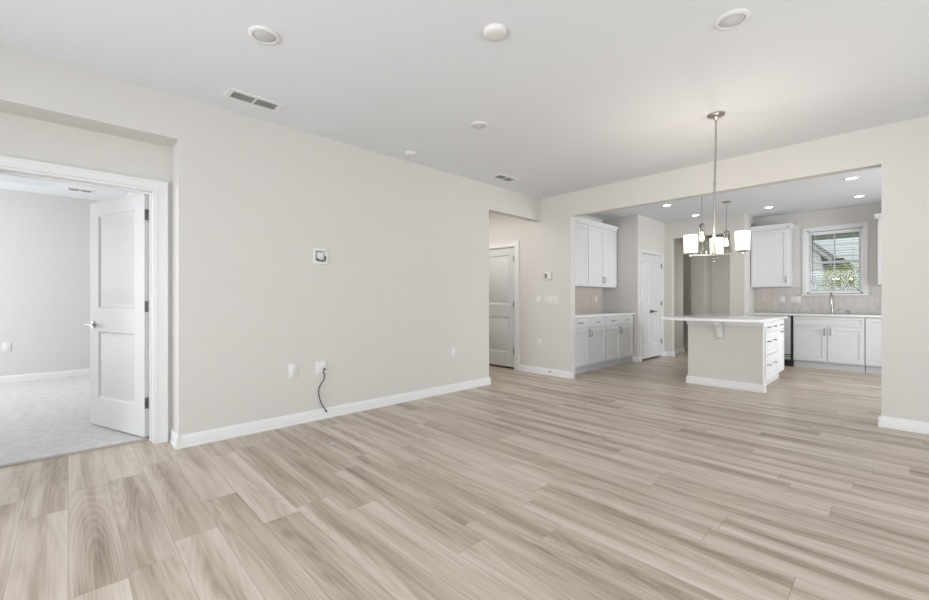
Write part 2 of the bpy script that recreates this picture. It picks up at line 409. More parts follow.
# ------------------------------------------------------------------ doors
def panel_door_bm(w, z0, z1, t, panels, field=True):
    """two-sided panel door, x 0..w, y 0..t, panels = (x0,x1,za,zb)"""
    bm = nb()
    xs = sorted({0, w} | {p[0] for p in panels} | {p[1] for p in panels}); zs = sorted({z0, z1} | {p[2] for p in panels} | {p[3] for p in panels})
    for i in range(len(xs) - 1):
        for j in range(len(zs) - 1):
            cx, cz = (xs[i] + xs[i + 1]) / 2, (zs[j] + zs[j + 1]) / 2
            if any(p[0] < cx < p[1] and p[2] < cz < p[3] for p in panels): continue
            box(bm, xs[i], xs[i + 1], 0, t, zs[j], zs[j + 1])
    d1 = .009
    prof = [(0, 0), (.014, .012), (.030, .012), (.048, .003)] if field else [(0, 0), (.005, .013)]
    for x0, x1, a, b in panels:
        for side in (0, 1):
            loops = []
            for ins, dep in prof:
                y = dep if side == 0 else t - dep
                loops.append([bm.verts.new(c) for c in ((x0 + ins, y, a + ins), (x1 - ins, y, a + ins), (x1 - ins, y, b - ins), (x0 + ins, y, b - ins))])
            for l0, l1 in zip(loops, loops[1:]):
                for k in range(4): bm.faces.new((l0[k], l0[(k + 1) % 4], l1[(k + 1) % 4], l1[k]))
            bm.faces.new(loops[-1])
    bmesh.ops.remove_doubles(bm, verts=bm.verts, dist=1e-5)
    return bm

def casing_bm(x0, x1, ztop, w, y, sgn, wt=None):
    """door casing around opening x0..x1, on wall plane y, projecting sgn along y"""
    bm = nb(); zt = ztop + (wt or w); b = .018; g = .0
    Y = lambda d: (y, y + sgn * d)
    for xa, xb in ((x0 - w, x0 - w + b), (x1 + w - b, x1 + w)): box(bm, xa, xb, *Y(.021), 0, zt)
    box(bm, x0 - w + b, x1 + w - b, *Y(.021), zt - b, zt)
    for xa, xb in ((x0 - w + b, x0 - g), (x1 + g, x1 + w - b)): box(bm, xa, xb, *Y(.014), 0, zt - b)
    box(bm, x0 - g, x1 + g, *Y(.014), ztop + g, zt - b)
    # thin inner step
    for xa, xb in ((x0 - g - .012, x0 - g - .001), (x1 + g + .001, x1 + g + .012)): box(bm, xa, xb, y + sgn * .013, y + sgn * .017, 0, ztop + g + .011)
    box(bm, x0 - g - .001, x1 + g + .001, y + sgn * .013, y + sgn * .017, ztop + g + .001, ztop + g + .011)
    return bm
def jamb_bm(x0, x1, ztop, y0, y1, stop):
    bm = nb(); t = .016
    box(bm, x0, x0 + t, y0, y1, 0, ztop); box(bm, x1 - t, x1, y0, y1, 0, ztop); box(bm, x0 + t, x1 - t, y0, y1, ztop - t, ztop)
    if stop is not None:
        box(bm, x0 + t, x0 + t + .011, stop, stop + .03, 0, ztop - t); box(bm, x1 - t - .011, x1 - t, stop, stop + .03, 0, ztop - t); box(bm, x0 + t + .011, x1 - t - .011, stop, stop + .03, ztop - t - .011, ztop - t)
    return bm
def hinge_bm(x, y, z):
    bm = nb(); box(bm, x - .032, x + .002, y - .003, y + .003, z - .045, z + .045)
    tube(bm, [(x, y, z - .05), (x, y, z + .05)], .0075, 10)
    return bm
def lever_bm(x, y, z, sgn, d):
    """rosette on plane y, lever pointing d along x, projecting sgn along y"""
    bm = nb()
    tube(bm, [(x, y, z), (x, y + sgn * .012, z)], .031, 20)
    tube(bm, [(x, y + sgn * .01, z), (x, y + sgn * .055, z)], .011, 12)
    tube(bm, [(x, y + sgn * .05, z), (x + d * .05, y + sgn * .054, z + .003), (x + d * .115, y + sgn * .05, z - .002)], [.011, .010, .008], 12)
    return bm

PAN = lambda w, s: [(s, w - s, 1.08, 1.915), (s, w - s, .27, .87)]

# bedroom door: casing, jamb, open slab
d1 = struct_empty('door_1', (RX, 0, 0), 90)       # local x -> world y, local y -> world -x
obj('door_casing', casing_bm(DY0, DY1, 2.045, .080, 0, -1, .066), 'trim', d1)
obj('door_jamb', jamb_bm(DY0, DY1, 2.045, 0, .18, .09), 'trim', d1)
W1 = DY1 - DY0 - .032 - .004
hx, hy = DY1 - .020, .185
slab = obj('door_slab', panel_door_bm(W1, .022, 2.040, .035, PAN(W1, .15)), 'door', d1)
OPEN = 70
# slab mesh spans +x from its origin: hinge edge at the origin, turned to swing into the bedroom
slab.location = (hx, hy, 0); slab.rotation_euler = (0, 0, R(180 - OPEN))
hd = obj('door_handle', lever_bm(W1 - .062, .035, .93, 1, -1), 'nickel', slab)
hd2 = obj('door_handle', lever_bm(W1 - .062, 0, .93, -1, -1), 'nickel', slab)
for z in (.30, 1.10, 1.86):
    bm = nb()
    box(bm, DY1 - .021, DY1 - .0155, hy - .060, hy - .004, z - .045, z + .045); tube(bm, [(DY1 - .0215, hy + .002, z - .048), (DY1 - .0215, hy + .002, z + .048)], .0085, 10)
    obj('hinge', bm, 'pull', d1)
    bm = nb(); box(bm, -.0025, .0005, .001, .034, z - .045, z + .045, .0005); obj('hinge_leaf', bm, 'pull', slab)

# hall door
d2 = struct_empty('door_2', (0, YB, 0), 0)
obj('door_casing', casing_bm(HX0, HX1, 2.05, .092, 0, -1), 'trim', d2)
obj('door_jamb', jamb_bm(HX0, HX1, 2.05, 0, T, .055), 'trim', d2)
wd = HX1 - HX0 - .040
sl = obj('door_slab', panel_door_bm(wd, .03, 2.028, .035, PAN(wd, .12)), 'door', d2, loc=(HX0 + .020, .012, 0))
obj('door_handle', lever_bm(.06, 0, .93, -1, 1), 'nickel', sl)
for z in (.30, 1.08, 1.84): obj('hinge', hinge_bm(HX1 - .018, .006, z), 'nickel', d2)

# pantry double door (local x -> world +y, front -y -> world +x)
d3 = struct_empty('door_3', (PX, 0, 0), 90)
obj('door_casing', casing_bm(PY0, PY1, 2.06, .05, 0, -1), 'trim', d3)
obj('door_jamb', jamb_bm(PY0, PY1, 2.06, 0, T, .05), 'trim', d3)
wl = (PY1 - PY0 - .032) / 2 - .004
for k in (0, 1):
    x = PY0 + .018 + k * (wl + .004)
    s = obj('door_slab', panel_door_bm(wl, .035, 2.036, .035, PAN(wl, .095)), 'door', d3, loc=(x, .008, 0))
    kx = wl - .035 if k == 0 else .035
    obj('door_handle', lever_bm(kx, 0, .93, -1, -1 if k == 0 else 1), 'pull', s)
    for z in (.32, 1.09, 1.84):
        bm = nb(); xe = PY0 + .016 if k == 0 else PY1 - .016
        box(bm, xe - .012, xe + .012, -.004, .006, z - .045, z + .045); tube(bm, [(xe, -.006, z - .05), (xe, -.006, z + .05)], .008, 10)
        obj('hinge', bm, 'pull', d3)

# ------------------------------------------------------------------ kitchen window
w1 = struct_empty('window_1', (0, YK, 0), 0)
bm = nb(); cw = .068
box(bm, WX0 - cw, WX0, -.02, 0, WZ0 - .01, WZ1 + cw, .003); box(bm, WX1, WX1 + cw, -.02, 0, WZ0 - .01, WZ1 + cw, .003)
box(bm, WX0 - cw, WX1 + cw, -.022, 0, WZ1, WZ1 + cw, .003)
obj('window_casing', bm, 'trim', w1)
bm = nb(); box(bm, WX0 - cw - .02, WX1 + cw + .02, -.045, .02, WZ0 - .04, WZ0 - .008, .004)
obj('window_sill', bm, 'trim', w1)
bm = nb(); fr = .020
for a in ((WX0, WX0 + fr, .0, .13, WZ0 - .008, WZ1), (WX1 - fr, WX1, .0, .13, WZ0 - .008, WZ1), (WX0, WX1, .0, .13, WZ1 - fr, WZ1), (WX0, WX1, .0, .13, WZ0 - .01, WZ0 + .02)): box(bm, *a)
obj('window_frame', bm, 'vinyl', w1)
zm = 1.815; xm = (WX0 + WX1) / 2
for name, za, zb, yy in (('window_sash', zm - .018, WZ1 - fr, .085), ('window_sash', WZ0 + .02, zm + .018, .055)):
    bm = nb(); q = .030; xa, xb = WX0 + fr, WX1 - fr
    box(bm, xa, xa + q, yy, yy + .028, za, zb); box(bm, xb - q, xb, yy, yy + .028, za, zb)
    box(bm, xa + q, xb - q, yy, yy + .028, za, za + q); box(bm, xa + q, xb - q, yy, yy + .028, zb - q, zb)
    box(bm, xm - .009, xm + .009, yy + .004, yy + .024, za + q, zb - q)
    s = obj(name, bm, 'vinyl', w1)
    bm = nb(); box(bm, xa + q, xb - q, yy + .012, yy + .016, za + q, zb - q); obj('window_pane', bm, 'pane', s)

bl = thing('window_blind', 'open white horizontal slat blind hanging in the kitchen window', 'blind', (xm, YK + .035, WZ0 + .02))
hz = WZ1 - WZ0 - .05; hw = (WX1 - WX0) / 2 - fr - .004
bm = nb(); box(bm, -hw, hw, -.045, .012, hz - .055, hz, .003); obj('blind_headrail', bm, 'blind', bl)
bm = nb(); z = .05
while z < hz - .07:
    prism(bm, [(-.036, z - .006), (-.012, z + .001), (.014, z + .004), (.014, z + .001), (-.012, z - .002), (-.036, z - .009)], 'x', -hw + .004, hw - .004)
    z += .042
obj('blind_slat_stack', bm, 'blind', bl)
bm = nb(); box(bm, -hw + .004, hw - .004, -.024, .012, 0.0, .016, .002); obj('blind_bottom_rail', bm, 'blind', bl)
for x in (-hw + .09, hw - .09):
    bm = nb(); tube(bm, [(x, -.025, .01), (x, -.025, hz - .03)], .0016, 5); tube(bm, [(x, .012, .01), (x, .012, hz - .03)], .0016, 5); obj('blind_ladder_cord', bm, 'blind', bl)
bm = nb(); tube(bm, [(-hw + .05, -.052, hz - .03), (-hw + .055, -.05, .12)], .004, 8); obj('tilt_wand', bm, 'dark', bl)

# ------------------------------------------------------------------ cabinets
def pull_bm(x, y, z, vertical, L=.105, r=.0055):
    """arched bar pull on plane y (projects to -y)"""
    bm = nb(); pts = []
    for i in range(11):
        a = i / 10; s = (a - .5) * L; d = -.004 - .030 * math.sin(math.pi * a) ** .6
        pts.append((x, y + d, z + s) if vertical else (x + s, y + d, z))
    tube(bm, pts, [r * 1.4] + [r] * 9 + [r * 1.4], 8)
    return bm
def shaker_bm(x0, x1, z0, z1, t=.02, fr=.058):
    bm = panel_door_bm(x1 - x0, 0, z1 - z0, t, [(fr, x1 - x0 - fr, fr, z1 - z0 - fr)], field=False)
    bmesh.ops.translate(bm, verts=bm.verts, vec=(x0, -t, z0))
    return bm
def flat_drawer_bm(x0, x1, z0, z1, t=.02):
    bm = nb(); w, h = x1 - x0, z1 - z0; fr = .026
    box(bm, x0, x1, -t, 0, z0, z1, .002)
    return bm
def slab_drawer_bm(x0, x1, z0, z1):
    fr = .032
    bm = panel_door_bm(x1 - x0, 0, z1 - z0, .02, [(fr, x1 - x0 - fr, fr, z1 - z0 - fr)], field=False)
    bmesh.ops.translate(bm, verts=bm.verts, vec=(x0, -.02, z0))
    return bm
ZT = .878
def carcass(root, w, depth, z0=.115, z1=ZT, toe=.045, x0=None):
    a = -w / 2
    bm = nb(); box(bm, a, a + w, 0, depth, z0, z1); obj('cabinet_body', bm, 'cab', root)
    if z0 < .3:
        bm = nb(); box(bm, a + .002, a + w - .002, toe, depth, 0, z0); obj('toe_kick', bm, 'toe', root)

def base_two_door(name, label, w, depth, loc, rotz, group=None, drawers=2, gap=.014, sidegap=.010, hz=.60):
    t = thing(name, label, 'cabinet', loc, rotz, group)
    carcass(t, w, depth)
    a, b = -w / 2 + sidegap, w / 2 - sidegap; zdr = .725
    for k in (0, 1):
        x0 = a if k == 0 else gap / 2; x1 = -gap / 2 if k == 0 else b
        d = obj('door', shaker_bm(x0, x1, .13, zdr - .015), 'cab', t)
        obj('handle', pull_bm(x1 - .03 if k == 0 else x0 + .03, -.02, .625, True), 'pull', d)
        if drawers == 2:
            d = obj('drawer', slab_drawer_bm(x0, x1, zdr, .862), 'cab', t)
            obj('handle', pull_bm((x0 + x1) / 2, -.02, .795, False), 'pull', d)
    if drawers == 1:
        obj('false_drawer_front', slab_drawer_bm(a, b, zdr, .862), 'cab', t)
    return t
CW = (NY - (YB + T) - .04) / 2
c1 = base_two_door('base_cabinet', 'white base cabinet in the left niche, next to the opening wall corner', CW, .60, (-3.41, YB + T + .005 + CW / 2, 0), 90, 'base cabinets in the left niche')
c2 = dup(c1, (-3.41, YB + T + .005 + CW * 1.5 + .002, 0), 90, 'white base cabinet in the left niche, on the side nearer the pantry double door')
# countertop niche
bm = nb(); box(bm, NX + .009, -3.362, YB + T + .003, NY - .003, .88, .917, .004)
tag(obj('countertop', bm, 'quartz'), 'white quartz countertop over the base cabinets in the left niche', 'countertop')

def upper(name, label, w, depth, z0, z1, loc, rotz, ndoor=2, hside=None, group=None, crown=(1, 1)):
    t = thing(name, label, 'cabinet', loc, rotz, group)
    a = -w / 2
    bm = nb(); box(bm, a, a + w, 0, depth - .004, 0, z1 - z0); obj('cabinet_body', bm, 'cab', t)
    hh = z1 - z0
    if ndoor == 2: rr = ((a + .008, -.004), (.004, -a - .008))
    else: rr = ((a + .02, -a - .02),)
    for k, (x0, x1) in enumerate(rr):
        d = obj('door', shaker_bm(x0, x1, .022, hh - .045), 'cab', t)
        if ndoor == 2: hx_ = x1 - .03 if k == 0 else x0 + .03
        else: hx_ = x1 - .03 if hside > 0 else x0 + .03
        obj('handle', pull_bm(hx_, -.02, .125, True), 'pull', d)
    # crown moulding
    bm = nb()
    prof = [(0, -.03), (-.020, -.03), (-.022, -.018), (-.028, -.008), (-.040, .012), (-.050, .036), (-.054, .044), (-.054, .056), (0, .056)]
    prism(bm, [(p[0], hh + p[1]) for p in prof], 'x', a - (.04 if crown[0] else 0), -a + (.04 if crown[1] else 0))
    for sgn, on in ((-1, crown[0]), (1, crown[1])):
        if on:
            e = -a * sgn
            prism(bm, [(e - sgn * p[0] * .75, hh + p[1]) for p in prof], 'y', -.05, depth - .004)
    obj('crown_moulding', bm, 'cab', t)
    return t
u1 = upper('upper_cabinet', 'white upper cabinet in the left niche, partly behind the opening wall corner', CW, .29, 1.392, 2.49, (-3.73, YB + T + .005 + CW / 2, 1.392), 90, group='upper cabinets in the left niche', crown=(0, 0))
u2 = dup(u1, (-3.73, YB + T + .005 + CW * 1.5 + .002, 1.392), 90, 'white upper cabinet in the left niche, on the side nearer the pantry double door')

# window wall base run
FY = 9.09
sb = base_two_door('sink_base_cabinet', 'white sink cabinet with two doors below the kitchen window', .895, .50, (-.7975, FY, 0), 0, drawers=1, sidegap=.006)
t = thing('base_cabinet', 'white base cabinet at the right end of the window wall, cut by the opening edge', 'cabinet', (.0535, FY, 0))
carcass(t, .80, .50)
for x0, x1 in ((-.392, -.01), (.005, .392)):
    d = obj('door', shaker_bm(x0, x1, .13, .862), 'cab', t); obj('handle', pull_bm(x1 - .03 if x0 < -.1 else x0 + .03, -.02, .74, True), 'pull', d)
t = thing('dishwasher', 'stainless dishwasher with black side edge between island and sink cabinet', 'dishwasher', (-1.548, FY, 0))
bm = nb(); box(bm, -.298, .298, 0, .50, .10, .872); obj('dishwasher_body', bm, 'dark', t)
bm = nb(); box(bm, -.29, .276, -.045, -.012, .21, .865, .004); obj('dishwasher_door', bm, 'steel', t)
bm = nb(); box(bm, .278, .297, -.05, .0, .115, .872, .003); box(bm, -.296, .276, -.012, 0, .115, .872); obj('door_edge', bm, 'black', t)
bm = nb()
for z in (.125, .150, .178): box(bm, -.29, .274, -.055, -.0455, z, z + .016, .003)
obj('lower_vent_strip', bm, 'steel', t)
bm = nb(); tube(bm, [(-.25, -.09, .79), (.20, -.09, .79)], .011, 10); tube(bm, [(-.22, -.04, .79), (-.22, -.09, .79)], .008, 8); tube(bm, [(.17, -.04, .79), (.17, -.09, .79)], .008, 8); obj('handle', bm, 'steel', t)
bm = nb(); box(bm, -.298, .298, .01, .06, 0, .099); obj('toe_kick', bm, 'black', t)
bm = nb(); box(bm, -1.915, 2.2, 9.045, YK - .009, .88, .917, .004)
tag(obj('countertop', bm, 'quartz'), 'long white quartz countertop under the kitchen window with the faucet on it', 'countertop')
upper('upper_cabinet', 'single-door white upper cabinet on the window wall, left of the window', .585, .30, 1.40, 2.475, (-1.62, 9.32, 1.395), 0, ndoor=1, hside=1, crown=(0, 1))
upper('upper_cabinet', 'white upper cabinet right of the window, only its left edge showing', .70, .30, 1.40, 2.475, (.135, 9.32, 1.395), 0, ndoor=2, crown=(1, 0))

# faucet
t = thing('kitchen_faucet', 'tall brushed nickel pull-down faucet standing below the kitchen window', 'faucet', (-.775, 9.50, .917))
bm = nb(); lathe(bm, [(0, 0), (.028, 0), (.028, .006), (.022, .012), (.018, .03), (.018, .09), (.015, .1), (0, .1)], seg=20)
obj('faucet_base', bm, 'nickel', t)
bm = nb(); pts = [(0, 0, .09), (0, 0, .24), (0, -.012, .30), (0, -.045, .345), (0, -.09, .36), (0, -.135, .345), (0, -.165, .30), (0, -.17, .26)]
tube(bm, pts, .0125, 12); obj('spout', bm, 'nickel', t)
bm = nb(); tube(bm, [(0, -.17, .265), (0, -.172, .22), (0, -.172, .17)], [.014, .018, .019], 12); obj('spray_head', bm, 'nickel', t)
bm = nb(); tube(bm, [(.015, 0, .05), (.045, 0, .055)], .011, 10); tube(bm, [(.04, 0, .055), (.075, -.01, .07), (.10, -.015, .10)], [.008, .007, .006], 10); obj('handle', bm, 'nickel', t)
t = thing('soap_dispenser', 'small dark nickel soap dispenser on the counter right of the faucet', 'soap dispenser', (-.565, 9.50, .917))
bm = nb(); lathe(bm, [(0, 0), (.02, 0), (.02, .006), (.011, .012), (.011, .04), (0, .042)], seg=16); obj('dispenser_base', bm, 'pull', t)
bm = nb(); tube(bm, [(0, 0, .04), (0, 0, .055)], .014, 12); tube(bm, [(0, 0, .05), (-.02, -.04, .052), (-.03, -.06, .042)], .006, 8); obj('pump_spout', bm, 'pull', t)

# ------------------------------------------------------------------ island
IX0, IX1, IY = -2.018, -1.156, 6.25
t = thing('island_half_wall', 'beige painted half wall under the front overhang of the kitchen island', 'island wall', (0, 0, 0))
bm = nb(); box(bm, IX0, IX1, IY, IY + .11, 0, .879); box(bm, IX0, IX0 + .11, IY + .11, 7.66, 0, .879); obj('wall_panel', bm, 'wall', t)
bm = nb()
prism(bm, [(IY - p[0], p[1]) for p in BP], 'x', IX0 - .02, IX1 + .02)
prism(bm, [(IX1 + p[0], p[1]) for p in BP], 'y', IY - .02, IY + .105)
prism(bm, [(IX0 - p[0], p[1]) for p in BP], 'y', IY - .02, 7.66)
obj('baseboard', bm, 'trim', t)
bm = nb(); box(bm, IX0 - .012, IX1 + .012, IY - .016, IY, .822, .879, .003); box(bm, IX0 - .016, IX0, IY, 7.66, .822, .879); box(bm, IX1, IX1 + .012, IY, IY + .11, .822, .879); obj('top_trim', bm, 'trim', t)
bm = nb(); cx = -1.615
pf = [(0, .878), (-.27, .878), (-.27, .85), (-.255, .835), (-.22, .825), (-.17, .81), (-.125, .785), (-.095, .75), (-.078, .71), (-.07, .675), (-.05, .655), (-.02, .645), (0, .63)]
prism(bm, [(IY + .0 + p[0] * .8, p[1]) for p in pf], 'x', cx - .032, cx + .032)
obj('corbel', bm, 'trim', t)
# drawer bank
BY0, BY1, BY2 = IY + .115, 7.13, 7.66
t = thing('island_drawer_cabinet', 'white cabinet with three wide drawers on the right side of the island', 'cabinet', (IX1 - .018, (BY0 + BY1) / 2, 0), 90)
w = BY1 - BY0; carcass(t, w, .62)
for z0, z1 in ((.742, .862), (.445, .730), (.130, .433)):
    x0, x1 = -w / 2 + .03, w / 2 - .005
    d = obj('drawer', (slab_drawer_bm if z1 > .8 else shaker_bm)(x0, x1, z0, z1), 'cab', t)
    for k in (-.19, .17): obj('handle', pull_bm(k, -.02, (z0 + z1) / 2 + (.0 if z1 > .8 else .03), False), 'pull', d)
t = thing('island_door_cabinet', 'white cabinet with one drawer over a door at the far right end of the island', 'cabinet', (IX1 - .018, (BY1 + BY2) / 2 + .001, 0), 90)
w = BY2 - BY1; carcass(t, w, .62)
d = obj('drawer', slab_drawer_bm(-w / 2 + .005, w / 2 - .01, .742, .862), 'cab', t); obj('handle', pull_bm(0, -.02, .802, False), 'pull', d)
d = obj('door', shaker_bm(-w / 2 + .005, w / 2 - .01, .13, .730), 'cab', t); obj('handle', pull_bm(.02, -.02, .70, False), 'pull', d)
bm = nb(); box(bm, -2.255, -1.118, 5.90, 7.70, .880, .918, .006)
tag(obj('island_countertop', bm, 'quartz'), 'white quartz slab top of the kitchen island with wide overhang', 'countertop')

# ------------------------------------------------------------------ pendants and chandelier
def pendant(label, loc, ztop, zbot):
    t = thing('pendant_light', label, 'pendant light', (loc[0], loc[1], H), 0, 'glass pendants over the island')
    a, b = ztop - H, zbot - H
    bm = nb(); lathe(bm, [(0, 0), (.062, 0), (.062, -.012), (.05, -.022), (.012, -.026), (0, -.026)], seg=24); obj('canopy', bm, 'nickel', t)
    bm = nb(); tube(bm, [(0, 0, -.02), (0, 0, -.20)], .005, 8)
    n = 7
    for i in range(n): lathe(bm, [(0, -.20 - i * .012), (.009, -.206 - i * .012), (0, -.212 - i * .012)], seg=8)
    tube(bm, [(0, 0, -.27), (0, 0, a + .02)], .005, 8); obj('hanging_rod', bm, 'nickel', t)
    bm = nb(); lathe(bm, [(0, a + .03), (.030, a + .03), (.038, a + .015), (.038, a - .01), (.018, a - .012), (.018, a - .09), (0, a - .09)], seg=20); obj('socket_cap', bm, 'nickel', t)
    bm = nb(); lathe(bm, [(.037, a), (.044, a - .1), (.060, a - .2), (.076, b + .1), (.082, b + .03), (.078, b), (.075, b), (.079, b + .03), (.073, b + .1), (.057, a - .2), (.041, a - .1), (.034, a)], seg=28)
    obj('glass_shade', bm, 'seeded', t)
    zc = a - .17
    bm = nb(); lathe(bm, [(0, zc + .08), (.012, zc + .075), (.014, zc + .05), (.026, zc + .015), (.030, zc - .015), (.024, zc - .038), (0, zc - .05)], seg=16); obj('bulb', bm, 'bulb', t)
    return t
pendant('glass pendant over the island, its canopy hidden behind the opening header', (-1.90, 6.45), 2.20, 1.80)
pendant('glass pendant over the far end of the island, its whole rod and canopy visible', (-1.90, 7.66), 2.24, 1.87)

CX, CY = -1.07, 4.0
t = thing('chandelier', 'brushed nickel chandelier with three lit white glass shades hanging in the dining area', 'chandelier', (CX, CY, H))
tl = Vector((-.6915, -.7224, 0)) * .018       # the stem hangs slightly off plumb
bm = nb(); lathe(bm, [(0, 0), (.068, 0), (.068, -.010), (.060, -.018), (.02, -.026), (.012, -.05), (0, -.05)], seg=28); obj('canopy', bm, 'nickel', t)
zh = 1.538 - H
bm = nb(); tube(bm, [(0, 0, -.03), (tl.x * .2, tl.y * .2, -.35), (tl.x * .6, tl.y * .6, -.60)], .0075, 10)
tube(bm, [(tl.x * .6, tl.y * .6, -.59), (tl.x, tl.y, zh)], .0085, 10)
tube(bm, [(tl.x * .6, tl.y * .6, -.575), (tl.x * .6, tl.y * .6, -.61)], .011, 10); obj('stem', bm, 'nickel', t)
bm = nb(); lathe(bm, [(0, zh + .05), (.014, zh + .045), (.014, zh + .01), (.034, zh + .004), (.036, zh - .012), (.022, zh - .022), (.026, zh - .034), (.012, zh - .05), (.012, zh - .058), (0, zh - .068)], tl.x, tl.y, seg=24); obj('hub', bm, 'nickel', t)
away = math.degrees(math.atan2(CY, CX)) - 1
for k in range(3):
    a = R(away + 120 * k); r = .215
    dx, dy = math.cos(a), math.sin(a)
    bm = nb()
    mtx = Matrix.Translation((0, 0, 0)) @ Matrix.Rotation(a, 4, 'Z')
    vs = box(bm, .02, r, -.008, .008, zh - .006, zh + .006)
    before = list(bm.verts)
    bmesh.ops.transform(bm, matrix=mtx, verts=before)
    lathe(bm, [(0, zh - .014), (.014, zh - .012), (.014, zh + .004), (.040, zh + .010), (.044, zh + .014), (0, zh + .014)], r * dx, r * dy, seg=20)
    arm = obj('arm', bm, 'nickel', t)
    bm = nb(); z0 = zh + .016
    lathe(bm, [(.0, z0), (.048, z0), (.051, z0 + .004), (.0545, z0 + .155), (.0515, z0 + .155), (.048, z0 + .008), (.0, z0 + .006)], r * dx, r * dy, seg=32)
    obj('lamp_shade', bm, 'opal', arm)
    ld = bpy.data.lights.new('chandelier_bulb', 'POINT'); ld.energy = 6; ld.color = (1, .9, .78); ld.shadow_soft_size = .03
    lo = bpy.data.objects.new('chandelier_bulb', ld); C.objects.link(lo); lo.location = (CX + r * dx, CY + r * dy, H + z0 + .17)

# ------------------------------------------------------------------ ceiling fixtures
def can(label, x, y, lit, r=.075):
    t = thing('recessed_light', label, 'recessed light', (x, y, H), 0, 'lit recessed lights in the kitchen ceiling' if lit else 'unlit recessed lights in the living area ceiling')
    bm = nb(); lathe(bm, [(r * .72, 0), (r * .74, -.010), (r * .9, -.010), (r, -.004), (r, 0)], seg=32); obj('trim_ring', bm, 'trim', t)
    bm = nb()
    if lit: lathe(bm, [(0, -.006), (r * .73, -.006), (r * .73, -.001), (0, -.001)], seg=32); obj('lens', bm, 'canlit', t)
    else:
        lathe(bm, [(0, -.016), (r * .45, -.015), (r * .62, -.009), (r * .73, -.004), (r * .73, -.001), (0, -.001)], seg=32); obj('lens', bm, 'lens', t)
    if lit:
        d = bpy.data.lights.new('recessed_lamp', 'SPOT'); d.energy = 4; d.color = (1, .95, .88); d.spot_size = R(150); d.spot_blend = .8; d.shadow_soft_size = .05
        o = bpy.data.objects.new('recessed_lamp', d); C.objects.link(o); o.location = (x, y, H - .02)
    return t
can('large unlit recessed light above the bedroom doorway side of the living room ceiling', -2.62, .85, False, .088)
can('small unlit recessed light in mid ceiling, beyond the round smoke detector', -2.62, 2.69, False, .078)
can('unlit recessed light near the top edge of the photo, right of the chandelier canopy', -.645, 2.71, False, .088)
can('lit recessed light in the kitchen ceiling nearest the left niche cabinets', -2.655, 7.22, True)
can('lit recessed light at the back of the kitchen ceiling above the passage opening', -2.60, 8.45, True)
can('lit recessed light above the single upper cabinet left of the window', -1.51, 8.63, True)
can('front right lit recessed light in the kitchen ceiling, close to the header', -.41, 7.35, True)
can('back right lit recessed light in the kitchen ceiling, in front of the window', -.40, 8.70, True)
def detector(label, x, y, r=.07):
    t = thing('smoke_detector', label, 'smoke detector', (x, y, H))
    bm = nb(); lathe(bm, [(0, 0), (r, 0), (r, -.009), (r * .95, -.012), (0, -.012)], seg=36); obj('mounting_base', bm, 'plastic', t)
    bm = nb(); lathe(bm, [(0, -.012), (r * .94, -.012), (r * .90, -.020), (r * .78, -.025), (r * .3, -.028), (0, -.028)], seg=36); obj('cover', bm, 'plastic', t)
detector('round white smoke detector in the middle of the living room ceiling', -1.64, 1.82)
detector('round white smoke detector close to the left wall top edge', -3.63, 2.67, .068)
def vent(label, x, y, lx, ly, z=H):
    t = thing('ceiling_vent', label, 'air vent', (x, y, z))
    bm = nb(); q = .036
    box(bm, -lx / 2, lx / 2, -ly / 2, -ly / 2 + q, -.006, 0); box(bm, -lx / 2, lx / 2, ly / 2 - q, ly / 2, -.006, 0)
    box(bm, -lx / 2, -lx / 2 + q, -ly / 2 + q, ly / 2 - q, -.006, 0); box(bm, lx / 2 - q, lx / 2, -ly / 2 + q, ly / 2 - q, -.006, 0)
    box(bm, -lx / 2 + q, lx / 2 - q, -.007, .007, -.006, 0); obj('vent_frame', bm, 'trim', t)
    bm = nb(); box(bm, -lx / 2 + q, lx / 2 - q, -ly / 2 + q, ly / 2 - q, -.0015, -.0005); obj('vent_duct', bm, 'duct', t)
    bm = nb(); n = 5; sp = (lx - 2 * q) / n
    for i in range(n):
        x0 = -lx / 2 + q + (i + .5) * sp
        for a, b in ((-ly / 2 + q, -.007), (.007, ly / 2 - q)):
            prism(bm, [(x0 - .004, -.002), (x0 + .008, -.009), (x0 + .010, -.008), (x0 - .001, -.002)], 'y', a, b)
    obj('louvers', bm, 'trim', t)
vent('white louvered ceiling vent above the living room wall near the bedroom doorway', -3.535, 1.07, .19, .40)
vent('white louvered ceiling vent above the hall opening', -3.53, 4.10, .19, .36)
vent('small louvered vent in the bedroom ceiling seen through the doorway', -7.95, .12, .2, .30, BZ)

# ------------------------------------------------------------------ wall plates.  local: plate in the xz plane facing -y
def rocker(bm, x, z, w=.033, h=.066): box(bm, x - w / 2, x + w / 2, -.009, 0, z - h / 2, z + h / 2, .001)
def plate(name, label, cat, loc, rotz, w, h, kind, n=1):
    t = thing(name, label, cat, loc, rotz)
    bm = nb(); box(bm, -w / 2, w / 2, -.006, 0, -h / 2, h / 2, .002); obj('wall_plate', bm, 'plastic', t)
    for i in range(n):
        x = (i - (n - 1) / 2) * .046
        if kind == 'switch':
            bm = nb(); rocker(bm, x, 0); obj('rocker_switch', bm, 'trim', t)
        elif kind == 'outlet':
            bm = nb(); box(bm, x - .017, x + .017, -.0085, -.004, -.034, .034, .001)
            sk = obj('socket', bm, 'trim', t)
            for z in (-.018, .018):
                for dx in (-.006, .006):
                    bm = nb(); box(bm, x + dx - .0012, x + dx + .0012, -.0092, -.008, z - .003, z + .006)
                    obj('slot', bm, 'dark', sk)
    return t
LWp = lambda y, z: (XL, y, z)
plate('electrical_outlet', 'white electrical outlet low on the left wall, left of the cable plate', 'outlet', LWp(1.503, .497), 90, .085, .135, 'outlet')
